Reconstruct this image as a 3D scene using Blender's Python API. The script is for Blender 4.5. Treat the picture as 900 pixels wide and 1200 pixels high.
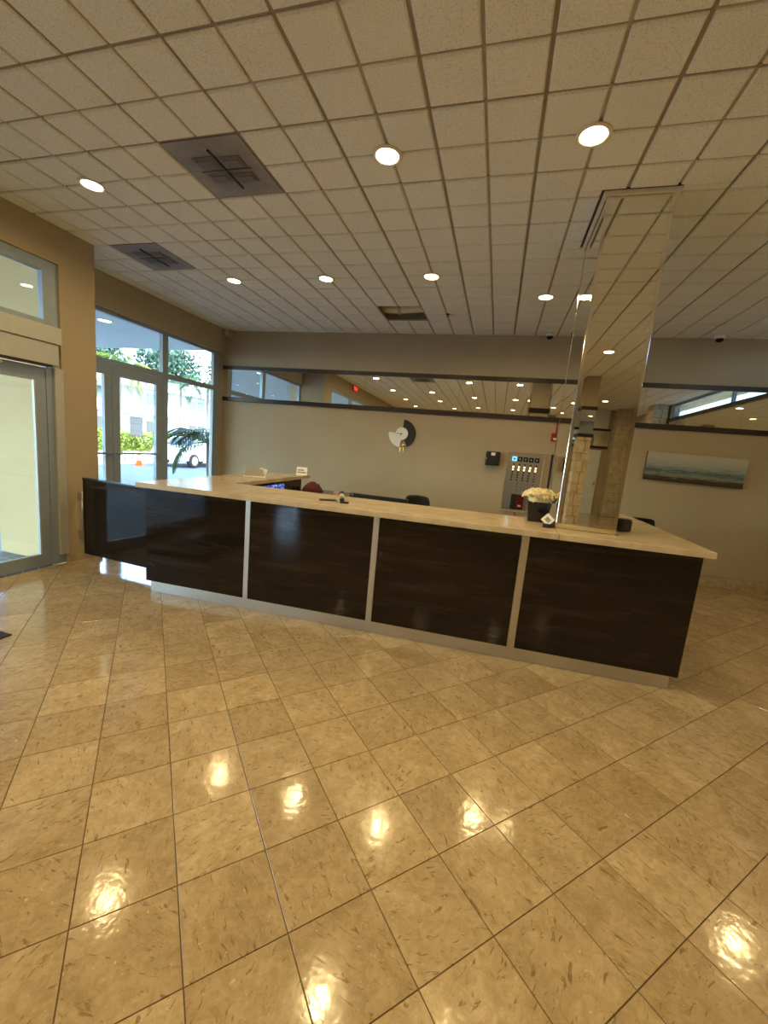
import bpy, bmesh, math, random
from mathutils import Vector, Matrix
random.seed(7)
PI = math.pi
sc = bpy.context.scene
COL = sc.collection
for o in list(bpy.data.objects): bpy.data.objects.remove(o, do_unlink=True)

# ------------------------------------------------------------------ camera
H = 1.55
MIRROR_TILT = -.0063
F_PX, YAW, PITCH, ROLL = 476.32, -0.258368, 0.155667, 0.0894885
fw = Vector((math.sin(YAW), math.cos(YAW), 0)); rt = Vector((math.cos(YAW), -math.sin(YAW), 0)); up = Vector((0, 0, 1))
cam_w = fw*math.cos(PITCH) - up*math.sin(PITCH)
u2 = up*math.cos(PITCH) + fw*math.sin(PITCH)
cam_r = rt*math.cos(ROLL) + u2*math.sin(ROLL)
cam_u = u2*math.cos(ROLL) - rt*math.sin(ROLL)
cd = bpy.data.cameras.new('camera'); cam = bpy.data.objects.new('camera', cd); COL.objects.link(cam)
cd.sensor_fit = 'VERTICAL'; cd.sensor_height = 36; cd.sensor_width = 27
cd.lens = 36*F_PX/1200; cd.clip_start = 0.02; cd.clip_end = 300
cam.matrix_world = Matrix(((cam_r.x, cam_u.x, -cam_w.x, 0), (cam_r.y, cam_u.y, -cam_w.y, 0), (cam_r.z, cam_u.z, -cam_w.z, H), (0, 0, 0, 1)))
sc.camera = cam
def project(x, y, z):
    p = Vector((x, y, z-H)); d = p.dot(cam_w)
    if d < .05: return None
    return 450+F_PX*p.dot(cam_r)/d, 600-F_PX*p.dot(cam_u)/d

# ------------------------------------------------------------------ light
sc.view_settings.view_transform = 'Standard'; sc.view_settings.look = 'None'
sc.view_settings.gamma = 1; sc.view_settings.use_curve_mapping = False
sc.view_settings.exposure = 0.12
LAMP_W = 10.0
LAMP_COL = (1.0, 0.735, 0.33)
wd = bpy.data.worlds.new('world'); sc.world = wd; wd.use_nodes = True
nt = wd.node_tree; bg = nt.nodes['Background']
sky = nt.nodes.new('ShaderNodeTexSky'); sky.sky_type = 'NISHITA'; sky.sun_disc = False
sky.sun_elevation = math.radians(52); sky.sun_rotation = math.radians(120); sky.air_density = 1.0; sky.dust_density = 1.5
nt.links.new(sky.outputs[0], bg.inputs[0]); bg.inputs[1].default_value = 4.2
sd = bpy.data.lights.new('sun', 'SUN'); sun = bpy.data.objects.new('sun', sd); COL.objects.link(sun)
sd.energy = 6.5; sd.angle = math.radians(.6); sd.color = (1, .95, .86)
sun.rotation_euler = Vector((-.55, .35, -.9)).to_track_quat('-Z', 'Y').to_euler()

# ------------------------------------------------------------------ materials
def lin(c): return tuple(((v/12.92) if v <= .04045 else ((v+.055)/1.055)**2.4) for v in c)
class N:
    def __init__(s, name):
        s.m = bpy.data.materials.new(name); s.m.use_nodes = True; s.t = s.m.node_tree
        s.b = s.t.nodes['Principled BSDF']; s.out = s.t.nodes['Material Output']
    def n(s, typ, **kw):
        nd = s.t.nodes.new('ShaderNode'+typ)
        for k, v in kw.items(): setattr(nd, k, v)
        return nd
    def l(s, a, b): s.t.links.new(a, b)
    def coord(s, scale=(1, 1, 1), world=True, rot=(0, 0, 0)):
        mp = s.n('Mapping'); mp.inputs['Scale'].default_value = scale; mp.inputs['Rotation'].default_value = rot
        src = s.n('NewGeometry').outputs['Position'] if world else s.n('TexCoord').outputs['Object']
        s.l(src, mp.inputs[0]); return mp.outputs[0]
    def noise(s, co, scale, detail=4, rough=.55, dist=0):
        t = s.n('TexNoise'); t.inputs['Scale'].default_value = scale; t.inputs['Detail'].default_value = detail
        t.inputs['Roughness'].default_value = rough; t.inputs['Distortion'].default_value = dist
        if co is not None: s.l(co, t.inputs['Vector'])
        return t.outputs[0]
    def ramp(s, fac, stops):
        r = s.n('ValToRGB'); e = r.color_ramp.elements
        while len(e) < len(stops): e.new(.5)
        for i, (p, c) in enumerate(stops):
            e[i].position = p; e[i].color = (*c, 1) if len(c) == 3 else c
        s.l(fac, r.inputs[0]); return r.outputs[0]
    def mix(s, fac, a, b, mode='MIX'):
        m = s.n('MixRGB', blend_type=mode)
        for i, v in ((0, fac), (1, a), (2, b)):
            if isinstance(v, (int, float)): m.inputs[i].default_value = v
            elif isinstance(v, tuple): m.inputs[i].default_value = (*v, 1)
            else: s.l(v, m.inputs[i])
        return m.outputs[0]
    def bump(s, h, strength, dist=.01):
        b = s.n('Bump'); b.inputs['Strength'].default_value = strength; b.inputs['Distance'].default_value = dist
        s.l(h, b.inputs['Height']); s.l(b.outputs[0], s.b.inputs['Normal'])
def plain(name, col, rough=.5, metal=0, var=.06, scale=14, bump=0, spec=.5, coat=0):
    k = N(name); co = k.coord(world=False)
    f = k.noise(co, scale)
    a = tuple(max(0, c*(1-var)) for c in col); b = tuple(min(1, c*(1+var)) for c in col)
    k.l(k.ramp(f, [(.3, a), (.7, b)]), k.b.inputs['Base Color'])
    k.b.inputs['Roughness'].default_value = rough; k.b.inputs['Metallic'].default_value = metal
    k.b.inputs['Specular IOR Level'].default_value = spec; k.b.inputs['Coat Weight'].default_value = coat
    if bump: k.bump(f, bump)
    return k.m
def emit(name, col, strength):
    k = N(name); k.b.inputs['Base Color'].default_value = (*col, 1)
    k.b.inputs['Emission Color'].default_value = (*col, 1); k.b.inputs['Emission Strength'].default_value = strength
    return k.m
def glass(name, tint=(.88, .96, .98), refl=1.0):
    k = N(name); k.t.nodes.remove(k.b)
    tr = k.n('BsdfTransparent'); tr.inputs[0].default_value = (*tint, 1)
    gl = k.n('BsdfGlossy'); gl.inputs['Roughness'].default_value = .005; gl.inputs[0].default_value = (.95*refl,)*3+(1,)
    lw = k.n('LayerWeight'); pw = k.n('Math', operation='POWER'); k.l(lw.outputs['Facing'], pw.inputs[0]); pw.inputs[1].default_value = 4.0
    fr = k.n('Math', operation='MULTIPLY_ADD'); k.l(pw.outputs[0], fr.inputs[0]); fr.inputs[1].default_value = .9; fr.inputs[2].default_value = .045
    mx = k.n('MixShader'); k.l(fr.outputs[0], mx.inputs[0]); k.l(tr.outputs[0], mx.inputs[1]); k.l(gl.outputs[0], mx.inputs[2])
    k.l(mx.outputs[0], k.out.inputs[0]); return k.m
def mat_notice():
    k = N('backlit_paper'); k.t.nodes.remove(k.b); co = k.coord((1, 1, 40), world=False)
    c = k.ramp(k.noise(co, 1.2, 2), [(.45, (.92, .93, .95)), (.6, (.72, .76, .84))])
    d = k.n('BsdfDiffuse'); t = k.n('BsdfTranslucent'); m = k.n('MixShader'); m.inputs[0].default_value = .55
    k.l(c, d.inputs[0]); k.l(c, t.inputs[0]); k.l(d.outputs[0], m.inputs[1]); k.l(t.outputs[0], m.inputs[2]); k.l(m.outputs[0], k.out.inputs[0]); return k.m
def mirror(name, col=(.86, .87, .83)):
    k = N(name); k.b.inputs['Base Color'].default_value = (*col, 1); k.b.inputs['Metallic'].default_value = 1
    f = k.noise(k.coord(), 3); r = k.ramp(f, [(.3, (.004,)*3), (.8, (.012,)*3)]); k.l(r, k.b.inputs['Roughness'])
    return k.m

TS, U0, V0 = .3, .078, .117          # floor tile module and lattice origin
def mat_floor():
    k = N('floor_stone')
    pos = k.n('NewGeometry').outputs['Position']
    rot = k.n('VectorRotate', rotation_type='Z_AXIS'); rot.inputs['Angle'].default_value = -PI/4; k.l(pos, rot.inputs[0])
    off = k.n('VectorMath', operation='SUBTRACT'); k.l(rot.outputs[0], off.inputs[0]); off.inputs[1].default_value = (U0, V0, 0)
    dv = k.n('VectorMath', operation='SCALE'); k.l(off.outputs[0], dv.inputs[0]); dv.inputs['Scale'].default_value = 1/TS
    fl = k.n('VectorMath', operation='FLOOR'); k.l(dv.outputs[0], fl.inputs[0])
    sep = k.n('SeparateXYZ'); k.l(fl.outputs[0], sep.inputs[0])
    cmb = k.n('CombineXYZ'); k.l(sep.outputs[0], cmb.inputs[0]); k.l(sep.outputs[1], cmb.inputs[1])
    wn = k.n('TexWhiteNoise', noise_dimensions='3D'); k.l(cmb.outputs[0], wn.inputs[0])
    jit = k.n('VectorMath', operation='SCALE'); k.l(wn.outputs['Color'], jit.inputs[0]); jit.inputs['Scale'].default_value = 37
    co = k.n('VectorMath', operation='ADD'); k.l(rot.outputs[0], co.inputs[0]); k.l(jit.outputs[0], co.inputs[1])
    big = k.noise(co.outputs[0], 5, 6, .62, .6)
    base = k.ramp(big, [(.28, (.36, .27, .15)), (.5, (.44, .34, .20)), (.75, (.53, .42, .27))])
    tone = k.ramp(wn.outputs['Value'], [(0, (.86, .84, .81)), (.5, (.97, .97, .97)), (1, (1.10, 1.10, 1.10))])
    c = k.mix(1, base, tone, 'MULTIPLY')
    st = k.n('Mapping'); st.inputs['Scale'].default_value = (.6, 2.0, 1); 
    an = k.n('Math', operation='MULTIPLY'); k.l(wn.outputs['Value'], an.inputs[0]); an.inputs[1].default_value = 6.28
    vr = k.n('VectorRotate', rotation_type='Z_AXIS'); k.l(co.outputs[0], vr.inputs[0]); k.l(an.outputs[0], vr.inputs['Angle']); k.l(vr.outputs[0], st.inputs[0])
    c = k.mix(1, c, k.ramp(k.noise(vr.outputs[0], 26, 5, .7, .8), [(.32, (.78, .75, .70)), (.62, (1.06, 1.06, 1.06))]), 'MULTIPLY')
    fle = k.noise(st.outputs[0], 34, 3, .6, .8)
    c = k.mix(k.ramp(fle, [(.60, (0,)*3), (.68, (.8,)*3)]), c, (.18, .115, .05))
    fl2 = k.noise(co.outputs[0], 60, 2, .5, 1.5)
    c = k.mix(k.ramp(fl2, [(.68, (0,)*3), (.76, (.65,)*3)]), c, (.72, .58, .38))
    fl3 = k.noise(st.outputs[0], 16, 5, .7, 2.5)
    c = k.mix(k.ramp(fl3, [(.485, (0,)*3), (.5, (.35,)*3), (.515, (0,)*3)]), c, (.28, .18, .08))
    k.l(c, k.b.inputs['Base Color'])
    k.l(k.ramp(k.noise(co.outputs[0], 9, 3), [(.3, (.095,)*3), (.8, (.15,)*3)]), k.b.inputs['Roughness'])
    k.b.inputs['Specular IOR Level'].default_value = .55
    bp = k.n('Bump'); bp.inputs['Strength'].default_value = .035; bp.inputs['Distance'].default_value = .02
    k.l(k.noise(pos, 22, 2), bp.inputs['Height']); k.l(bp.outputs[0], k.b.inputs['Normal'])
    return k.m
def mat_wall(name, col):
    k = N(name); co = k.coord()
    k.l(k.ramp(k.noise(co, 1.3, 4), [(.3, tuple(c*.95 for c in col)), (.7, tuple(c*1.03 for c in col))]), k.b.inputs['Base Color'])
    k.b.inputs['Roughness'].default_value = .62; k.b.inputs['Specular IOR Level'].default_value = .3
    k.bump(k.noise(co, 220, 3), .06, .003); return k.m
def mat_tile():
    k = N('ceiling_tile_mineral'); co = k.coord()
    base = k.ramp(k.noise(co, .8, 5, .6), [(.3, (.79, .805, .775)), (.7, (.85, .865, .84))])
    dots = k.ramp(k.noise(co, 170, 2, .6), [(.36, (.74,)*3), (.46, (1,)*3)])
    k.l(k.mix(1, base, dots, 'MULTIPLY'), k.b.inputs['Base Color'])
    k.b.inputs['Roughness'].default_value = .9; k.b.inputs['Specular IOR Level'].default_value = .15
    k.bump(k.noise(co, 140, 3), .25, .004); return k.m
def mat_panel():
    k = N('dark_gloss_laminate'); co = k.coord((.3, .3, 4.5), world=False)
    g = k.noise(co, 2.2, 6, .65, .4)
    k.l(k.ramp(g, [(.3, (.005, .003, .0022)), (.52, (.014, .0085, .006)), (.72, (.040, .025, .018))]), k.b.inputs['Base Color'])
    k.l(k.ramp(k.noise(k.coord(), 6, 4), [(.3, (.05,)*3), (.8, (.11,)*3)]), k.b.inputs['Roughness'])
    k.b.inputs['Specular IOR Level'].default_value = .34; return k.m
def mat_slab():
    k = N('countertop_stone'); co = k.coord()
    c = k.ramp(k.noise(co, 7, 6, .6, .5), [(.3, (.47, .365, .22)), (.7, (.61, .50, .335))])
    c = k.mix(k.ramp(k.noise(co, 70, 3), [(.62, (0,)*3), (.75, (.5,)*3)]), c, (.33, .23, .12))
    k.l(c, k.b.inputs['Base Color']); k.b.inputs['Roughness'].default_value = .13; return k.m
def mat_stone(name, a, b, sc_=9):
    k = N(name); co = k.coord()
    f = k.noise(co, sc_, 8, .7, .5)
    k.l(k.ramp(f, [(.3, a), (.7, b)]), k.b.inputs['Base Color']); k.b.inputs['Roughness'].default_value = .75
    k.bump(f, .7, .03); return k.m
def mat_vent():
    k = N('sooty_vent_metal'); tc = k.n('TexCoord').outputs['Object']
    ln = k.n('VectorMath', operation='LENGTH'); k.l(tc, ln.inputs[0])
    n = k.noise(tc, 5, 5, .6, 1); m = k.n('Math', operation='ADD'); k.l(ln.outputs['Value'], m.inputs[0])
    h = k.n('Math', operation='MULTIPLY'); k.l(n, h.inputs[0]); h.inputs[1].default_value = .5; k.l(h.outputs[0], m.inputs[1])
    k.l(k.ramp(m.outputs[0], [(.2, (.10, .094, .085)), (.42, (.20, .19, .175)), (.62, (.30, .285, .26))]), k.b.inputs['Base Color'])
    k.b.inputs['Roughness'].default_value = .6; return k.m
def mat_paint():
    k = N('seascape_print'); tc = k.n('TexCoord').outputs['Object']
    s = k.n('SeparateXYZ'); k.l(tc, s.inputs[0])
    n = k.noise(k.coord((2, 2, 14), world=False), 3, 6, .65, .6); a = k.n('Math', operation='MULTIPLY_ADD'); k.l(n, a.inputs[0]); a.inputs[1].default_value = .17
    k.l(s.outputs[2], a.inputs[2])
    mr = k.n('MapRange'); k.l(a.outputs[0], mr.inputs[0]); mr.inputs[1].default_value = -.125; mr.inputs[2].default_value = .28
    k.l(k.ramp(mr.outputs[0], [(.03, (.012, .008, .006)), (.10, (.06, .045, .018)), (.16, (.03, .03, .02)), (.2, (.16, .15, .075)), (.27, (.22, .27, .22)), (.36, (.10, .155, .145)), (.395, (.055, .085, .085)), (.43, (.14, .20, .20)), (.6, (.32, .345, .31)), (.85, (.46, .44, .37))]), k.b.inputs['Base Color'])
    k.b.inputs['Roughness'].default_value = .5; return k.m
def mat_screen():
    k = N('blue_screen'); co = k.coord((1, 9, 11), world=False)
    v = k.n('TexVoronoi'); v.inputs['Scale'].default_value = 1.0; k.l(co, v.inputs[0])
    c = k.ramp(k.noise(co, 2.2, 3, .6, 1), [(.35, (.004, .008, .04)), (.52, (.02, .06, .35)), (.64, (.35, .5, 1.0))])
    k.l(c, k.b.inputs['Emission Color']); k.b.inputs['Emission Strength'].default_value = 1.1
    k.b.inputs['Base Color'].default_value = (.01, .012, .03, 1); k.b.inputs['Roughness'].default_value = .2; return k.m
def mat_leaf(name, a, b):
    k = N(name); co = k.coord()
    k.l(k.ramp(k.noise(co, 6, 3), [(.3, a), (.7, b)]), k.b.inputs['Base Color']); k.b.inputs['Roughness'].default_value = .65; k.b.inputs['Specular IOR Level'].default_value = .2
    return k.m
def mat_paver():
    k = N('blue_grey_paving'); co = k.coord()
    b = k.n('TexBrick'); b.inputs['Scale'].default_value = 1.6; b.inputs['Mortar Size'].default_value = .012; k.l(co, b.inputs[0])
    b.inputs['Color1'].default_value = (.16, .18, .21, 1); b.inputs['Color2'].default_value = (.20, .22, .25, 1); b.inputs['Mortar'].default_value = (.52, .52, .52, 1)
    k.l(k.mix(.35, b.outputs[0], k.ramp(k.noise(co, 4, 5), [(.3, (.12, .135, .16)), (.7, (.24, .26, .29))])), k.b.inputs['Base Color'])
    k.b.inputs['Roughness'].default_value = .55; return k.m

M = dict(
 notice=mat_notice(), maroon=plain('dark_red_cover', (.10, .008, .008), .3),
 floor=mat_floor(), grout=plain('grout', (.13, .085, .04), .8),
 wall=mat_wall('taupe_wall_paint', (.425, .345, .23)), wallw=mat_wall('white_wall_paint', (.72, .72, .70)),
 cream=mat_wall('cream_stucco', (.66, .48, .24)), tile=mat_tile(),
 groove=plain('ceiling_groove', (.46, .42, .36), .9), tbar=plain('grid_metal', (.30, .265, .215), .6),
 panel=mat_panel(), slab=mat_slab(), alu=plain('brushed_aluminium', (.62, .60, .56), .38, 1, .04, 40),
 frame=plain('grey_anodised_frame', (.31, .37, .43), .42, .3, .04), box=plain('operator_box_metal', (.52, .51, .46), .45, .3, .03),
 chrome=plain('chrome', (.82, .80, .74), .10, 1, .02), mirror=mirror('mirror_glass'), mirror2=mirror('column_mirror', (.84, .83, .76)),
 glass=glass('window_glass'), tinted=glass('tinted_clerestory_glass', (.30, .36, .39)), dark=plain('dark_wood_trim', (.022, .012, .009), .35, 0, .2, 8),
 black=plain('black_plastic', (.012, .012, .013), .4), blackg=plain('black_gloss', (.008, .008, .009), .12), blackf=plain('black_fabric', (.010, .010, .012), .85, bump=.2, scale=60),
 white=plain('white_plastic', (.80, .79, .75), .4), paper=plain('paper', (.86, .85, .82), .7), greyp=plain('grey_card', (.30, .29, .24), .6),
 steel=plain('satin_steel', (.52, .52, .52), .33, .9, .06, 30), red=plain('red_plastic', (.32, .015, .012), .35), gold=plain('gold_metal', (.75, .48, .14), .25, 1),
 lamp=emit('lamp_lens', (1, .80, .50), 14.0), lampring=plain('lamp_trim', (.74, .70, .62), .5),
 cyan=emit('cyan_display', (.12, .55, .85), 1.6), navy=plain('navy_display', (.008, .018, .06), .2), amber=emit('amber_button', (1, .62, .30), 3.0), btn=plain('dark_button', (.02, .02, .022), .3),
 screen=mat_screen(), vent=mat_vent(), duct=plain('duct_metal', (.80, .76, .66), .5, 0), plenum=plain('plenum_concrete', (.70, .66, .58), .9),
 paint=mat_paint(), stone=mat_stone('cut_coral_stone', (.40, .32, .20), (.66, .56, .40)), base=mat_stone('travertine_base', (.32, .235, .13), (.55, .43, .27), 16),
 petal=mat_leaf('cream_petal', (.86, .74, .42), (.95, .90, .70)), bag=plain('maroon_cloth', (.075, .004, .012), .7, 0, .2, 20, .3), pink=plain('pink_plastic', (.62, .38, .36), .4),
 paver=mat_paver(), asphalt=plain('asphalt', (.10, .115, .14), .85, 0, .15, 3), soffit=mat_wall('soffit_paint', (.66, .70, .66)),
 bldg=mat_wall('white_stucco', (.50, .51, .52)), bglass=plain('far_window', (.05, .07, .08), .1), hedge=mat_leaf('hedge_leaf', (.10, .17, .025), (.34, .38, .06)),
 palm=mat_leaf('palm_leaf', (.012, .045, .014), (.05, .11, .035)), palmy=mat_leaf('palm_leaf_yellow', (.08, .13, .012), (.22, .26, .03)), tree=mat_leaf('tree_leaf', (.010, .03, .018), (.04, .075, .04)),
 trunk=plain('palm_bark', (.16, .13, .11), .85, 0, .25, 10, .5), car=plain('white_car_paint', (.75, .77, .78), .2, 0, .02, coat=.6), tyre=plain('tyre_rubber', (.015,)*3, .8),
 orange=plain('orange_cone', (.75, .16, .03), .5), concrete=plain('kerb_concrete', (.58, .56, .52), .85), mat=plain('mat_rubber', (.014, .013, .013), .8), matc=plain('mat_carpet', (.045, .05, .04), .95, bump=.4, scale=90),
 bluel=emit('blue_led', (.15, .12, 1), 3), exitr=emit('exit_red', (1, .05, .04), 2.2), exitb=plain('exit_body', (.55, .06, .05), .4), doorw=plain('white_door', (.70, .76, .76), .4),
)

# ------------------------------------------------------------------ mesh helpers
class MB:
    def __init__(s): s.v = []; s.f = []
    def box(s, x0, x1, y0, y1, z0, z1):
        b = len(s.v); s.v += [(x, y, z) for z in (z0, z1) for y in (y0, y1) for x in (x0, x1)]
        s.f += [tuple(b+i for i in q) for q in ((0, 2, 3, 1), (4, 5, 7, 6), (0, 1, 5, 4), (1, 3, 7, 5), (3, 2, 6, 7), (2, 0, 4, 6))]; return s
    def prism(s, poly, z0, z1, ch=0):
        """vertical prism from a ccw polygon, optional chamfer on the top edge"""
        n = len(poly); b = len(s.v)
        s.v += [(x, y, z0) for x, y in poly]
        if ch:
            s.v += [(x, y, z1-ch) for x, y in poly]; cx = sum(p[0] for p in poly)/n; cy = sum(p[1] for p in poly)/n
            ins = inset(poly, ch); s.v += [(x, y, z1) for x, y in ins]; lv = 3
        else: s.v += [(x, y, z1) for x, y in poly]; lv = 2
        s.f.append(tuple(b+i for i in range(n-1, -1, -1))); s.f.append(tuple(b+(lv-1)*n+i for i in range(n)))
        for k in range(lv-1):
            for i in range(n): j = (i+1) % n; s.f.append((b+k*n+i, b+k*n+j, b+(k+1)*n+j, b+(k+1)*n+i))
        return s
    def lathe(s, prof, seg=20, c=(0, 0, 0), axis='z'):
        b = len(s.v)
        for r, h in prof:
            for i in range(seg):
                a = 2*PI*i/seg; p = (r*math.cos(a), r*math.sin(a), h)
                if axis == 'x': p = (p[2], p[0], p[1])
                if axis == 'y': p = (p[0], p[2], p[1])
                s.v.append((c[0]+p[0], c[1]+p[1], c[2]+p[2]))
        for k in range(len(prof)-1):
            for i in range(seg): j = (i+1) % seg; s.f.append((b+k*seg+i, b+k*seg+j, b+(k+1)*seg+j, b+(k+1)*seg+i))
        s.f.append(tuple(b+i for i in range(seg-1, -1, -1))); s.f.append(tuple(b+(len(prof)-1)*seg+i for i in range(seg)))
        return s
    def tube(s, pts, r, seg=8):
        pts = [Vector(p) for p in pts]; b = len(s.v); rr = r if isinstance(r, (list, tuple)) else [r]*len(pts)
        for i, p in enumerate(pts):
            t = (pts[min(i+1, len(pts)-1)]-pts[max(i-1, 0)]).normalized()
            a = t.cross(Vector((0, 0, 1)) if abs(t.z) < .9 else Vector((1, 0, 0))).normalized(); c = t.cross(a)
            for k in range(seg): q = p+(a*math.cos(2*PI*k/seg)+c*math.sin(2*PI*k/seg))*rr[i]; s.v.append(tuple(q))
        for i in range(len(pts)-1):
            for k in range(seg): j = (k+1) % seg; s.f.append((b+i*seg+k, b+i*seg+j, b+(i+1)*seg+j, b+(i+1)*seg+k))
        s.f.append(tuple(b+k for k in range(seg-1, -1, -1))); s.f.append(tuple(b+(len(pts)-1)*seg+k for k in range(seg)))
        return s
    def quad(s, *p): b = len(s.v); s.v += [tuple(q) for q in p]; s.f.append(tuple(range(b, b+len(p)))); return s
    def mesh(s, name, m, smooth=False, bevel=0):
        me = bpy.data.meshes.new(name); me.from_pydata(s.v, [], s.f)
        bm = bmesh.new(); bm.from_mesh(me); bmesh.ops.recalc_face_normals(bm, faces=bm.faces)
        if bevel:
            bmesh.ops.bevel(bm, geom=[e for e in bm.edges if len(e.link_faces) == 2 and e.calc_face_angle() > .6], offset=bevel, segments=2, profile=.6, affect='EDGES', clamp_overlap=True)
        bm.to_mesh(me); bm.free()
        me.materials.append(M[m])
        if smooth:
            for p in me.polygons: p.use_smooth = True
        return me
    def build(s, name, m, parent=None, smooth=False, bevel=0, loc=(0, 0, 0), rot=(0, 0, 0)):
        return link(name, s.mesh(name, m, smooth, bevel), parent, loc, rot)
def link(name, me, parent=None, loc=(0, 0, 0), rot=(0, 0, 0)):
    o = bpy.data.objects.new(name, me); COL.objects.link(o); o.location = loc; o.rotation_euler = rot
    if parent: o.parent = parent
    return o
def inset(poly, d):
    n = len(poly); out = []
    for i in range(n):
        p0, p1, p2 = Vector(poly[i-1]), Vector(poly[i]), Vector(poly[(i+1) % n])
        a = (p1-p0).normalized(); b = (p2-p1).normalized(); na = Vector((-a.y, a.x)); nb = Vector((-b.y, b.x))
        m = na+nb; q = p1+m*(d/max(.25, m.dot(na))); out.append((q.x, q.y))
    return out
def box(name, m, x0, x1, y0, y1, z0, z1, parent=None, bevel=0):
    """box whose origin is its own base centre"""
    c = ((x0+x1)/2, (y0+y1)/2, z0)
    return MB().box(x0-c[0], x1-c[0], y0-c[1], y1-c[1], 0, z1-z0).build(name, m, parent, False, bevel, c)
def struct(o): o['kind'] = 'structure'; return o
def tag(o, label, cat, group=None):
    o['label'] = label; o['category'] = cat
    if group: o['group'] = group
    return o
def empty(name, loc=(0, 0, 0), rz=0):
    o = bpy.data.objects.new(name, None); COL.objects.link(o); o.location = loc; o.rotation_euler = (0, 0, rz); o.empty_display_size = .1; return o
def setup(name, label, cat, loc=(0, 0, 0), rz=0, group=None): return tag(empty(name, loc, rz), label, cat, group)
def copy_tree(o, parent=None):
    c = o.copy(); COL.objects.link(c); c.parent = parent
    for ch in o.children: copy_tree(ch, c)
    return c
def clip(poly, x0, x1, y0, y1):
    def cut(ps, f, g):
        out = []
        for i in range(len(ps)):
            a, b = ps[i-1], ps[i]; fa, fb = f(a), f(b)
            if (fa >= 0) != (fb >= 0): t = fa/(fa-fb); out.append((a[0]+(b[0]-a[0])*t, a[1]+(b[1]-a[1])*t))
            if fb >= 0: out.append(b)
        return out
    for f in (lambda p: p[0]-x0, lambda p: x1-p[0], lambda p: p[1]-y0, lambda p: y1-p[1]):
        poly = cut(poly, f, None)
        if len(poly) < 3: return []
    return poly
def area(p): return .5*sum(p[i-1][0]*p[i][1]-p[i][0]*p[i-1][1] for i in range(len(p)))

# ------------------------------------------------------------------ room constants
XL, XR, YB, YR, ZC = -4.42, 4.20, 6.74, -8.20, 3.41
XW = -5.12                  # window wall of the recess
YP = 3.67                   # recess begins (back face of the pier)

# floor
floor = struct(MB().box(XL, XR, YR, YB, -.12, -.004).box(XW, XL, YP, YB, -.12, -.004).build('floor', 'grout'))
g = .0019
tiles = []
s2 = math.sqrt(.5)
for i in range(-40, 45):
    for j in range(-40, 45):
        ua, va = U0+i*TS+g, V0+j*TS+g; ub, vb = ua+TS-2*g, va+TS-2*g
        P = [((u-v)*s2, (u+v)*s2) for u, v in ((ua, va), (ub, va), (ub, vb), (ua, vb))]
        for reg in ((XL, XR, YR, YB), (XW, XL, YP, YB)):
            q = clip(P, *reg)
            if len(q) < 3 or abs(area(q)) < .0006: continue
            q2 = []
            for p in q:
                if not q2 or (abs(p[0]-q2[-1][0])+abs(p[1]-q2[-1][1])) > 1e-4: q2.append(p)
            if len(q2) > 2 and (abs(q2[0][0]-q2[-1][0])+abs(q2[0][1]-q2[-1][1])) < 1e-4: q2.pop()
            if len(q2) < 3: continue
            pp = [project(x, y, 0) for x, y in q2]
            a = 0
            if all(pp):
                cq = clip(pp, 0, 900, 0, 1200)
                if cq: a = abs(area(cq))
            cx = sum(p[0] for p in q2)/len(q2); cy = sum(p[1] for p in q2)/len(q2)
            if cy > 3.15 and -3.1 < cx < 1.5: a = 0      # behind the counter
            tiles.append((a, len(q) == 4 and abs(area(q)-(TS-2*g)**2) < 1e-6, q2, cx, cy))
tiles.sort(key=lambda t: -t[0])
full = MB(); hh = TS/2-g
full.prism([((u-v)*s2, (u+v)*s2) for u, v in ((-hh, -hh), (hh, -hh), (hh, hh), (-hh, hh))], -.009, 0, .0005)
full_me = full.mesh('floor_tile', 'floor')
rest = MB(); nt_ = 0
for a, isfull, q, cx, cy in tiles:
    if a > 0 and nt_ < 300:
        nt_ += 1
        rx, ry = random.gauss(0, .0007), random.gauss(0, .0007)
        if isfull: link('floor_tile', full_me, floor, (cx, cy, 0), (rx, ry, 0))
        else: MB().prism([(x-cx, y-cy) for x, y in q], -.009, 0, .0005 if abs(area(q)) > .004 else 0).build('floor_tile', 'floor', floor, loc=(cx, cy, 0))
    else: rest.prism(q, -.009, 0, .0005 if abs(area(q)) > .004 else 0)
r_ = rest.build('floor_tiles_far', 'floor', floor); r_['kind'] = 'stuff'

# walls
T = .2
wl = MB()
wl.box(XL-T, XL, YR-T, -4.45, -.1, 4.3).box(XL-T, XL, -2.7, -.15, -.1, 4.3).box(XL-T, XL, -4.45, -2.7, -.1, .1).box(XL-T, XL, -4.45, -2.7, 2.1, 4.3)   # left wall behind the camera, one window
wl.box(XL-T, XL, -.15, 3.29, 3.05, 4.3)                # above the entrance
wl.box(-5.40, XL, 3.29, YP, -.1, 4.3)                  # pier and recess return
wall_left = struct(wl.build('wall_left', 'wall'))
wr_ = MB(); wr_.box(XW-.14, XW+.10, YP, YB, 2.99, 4.3); wr_.box(XW-.14, XW+.03, 6.61, YB, -.1, 2.99)
struct(wr_.build('wall_window_side', 'wall'))
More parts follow.
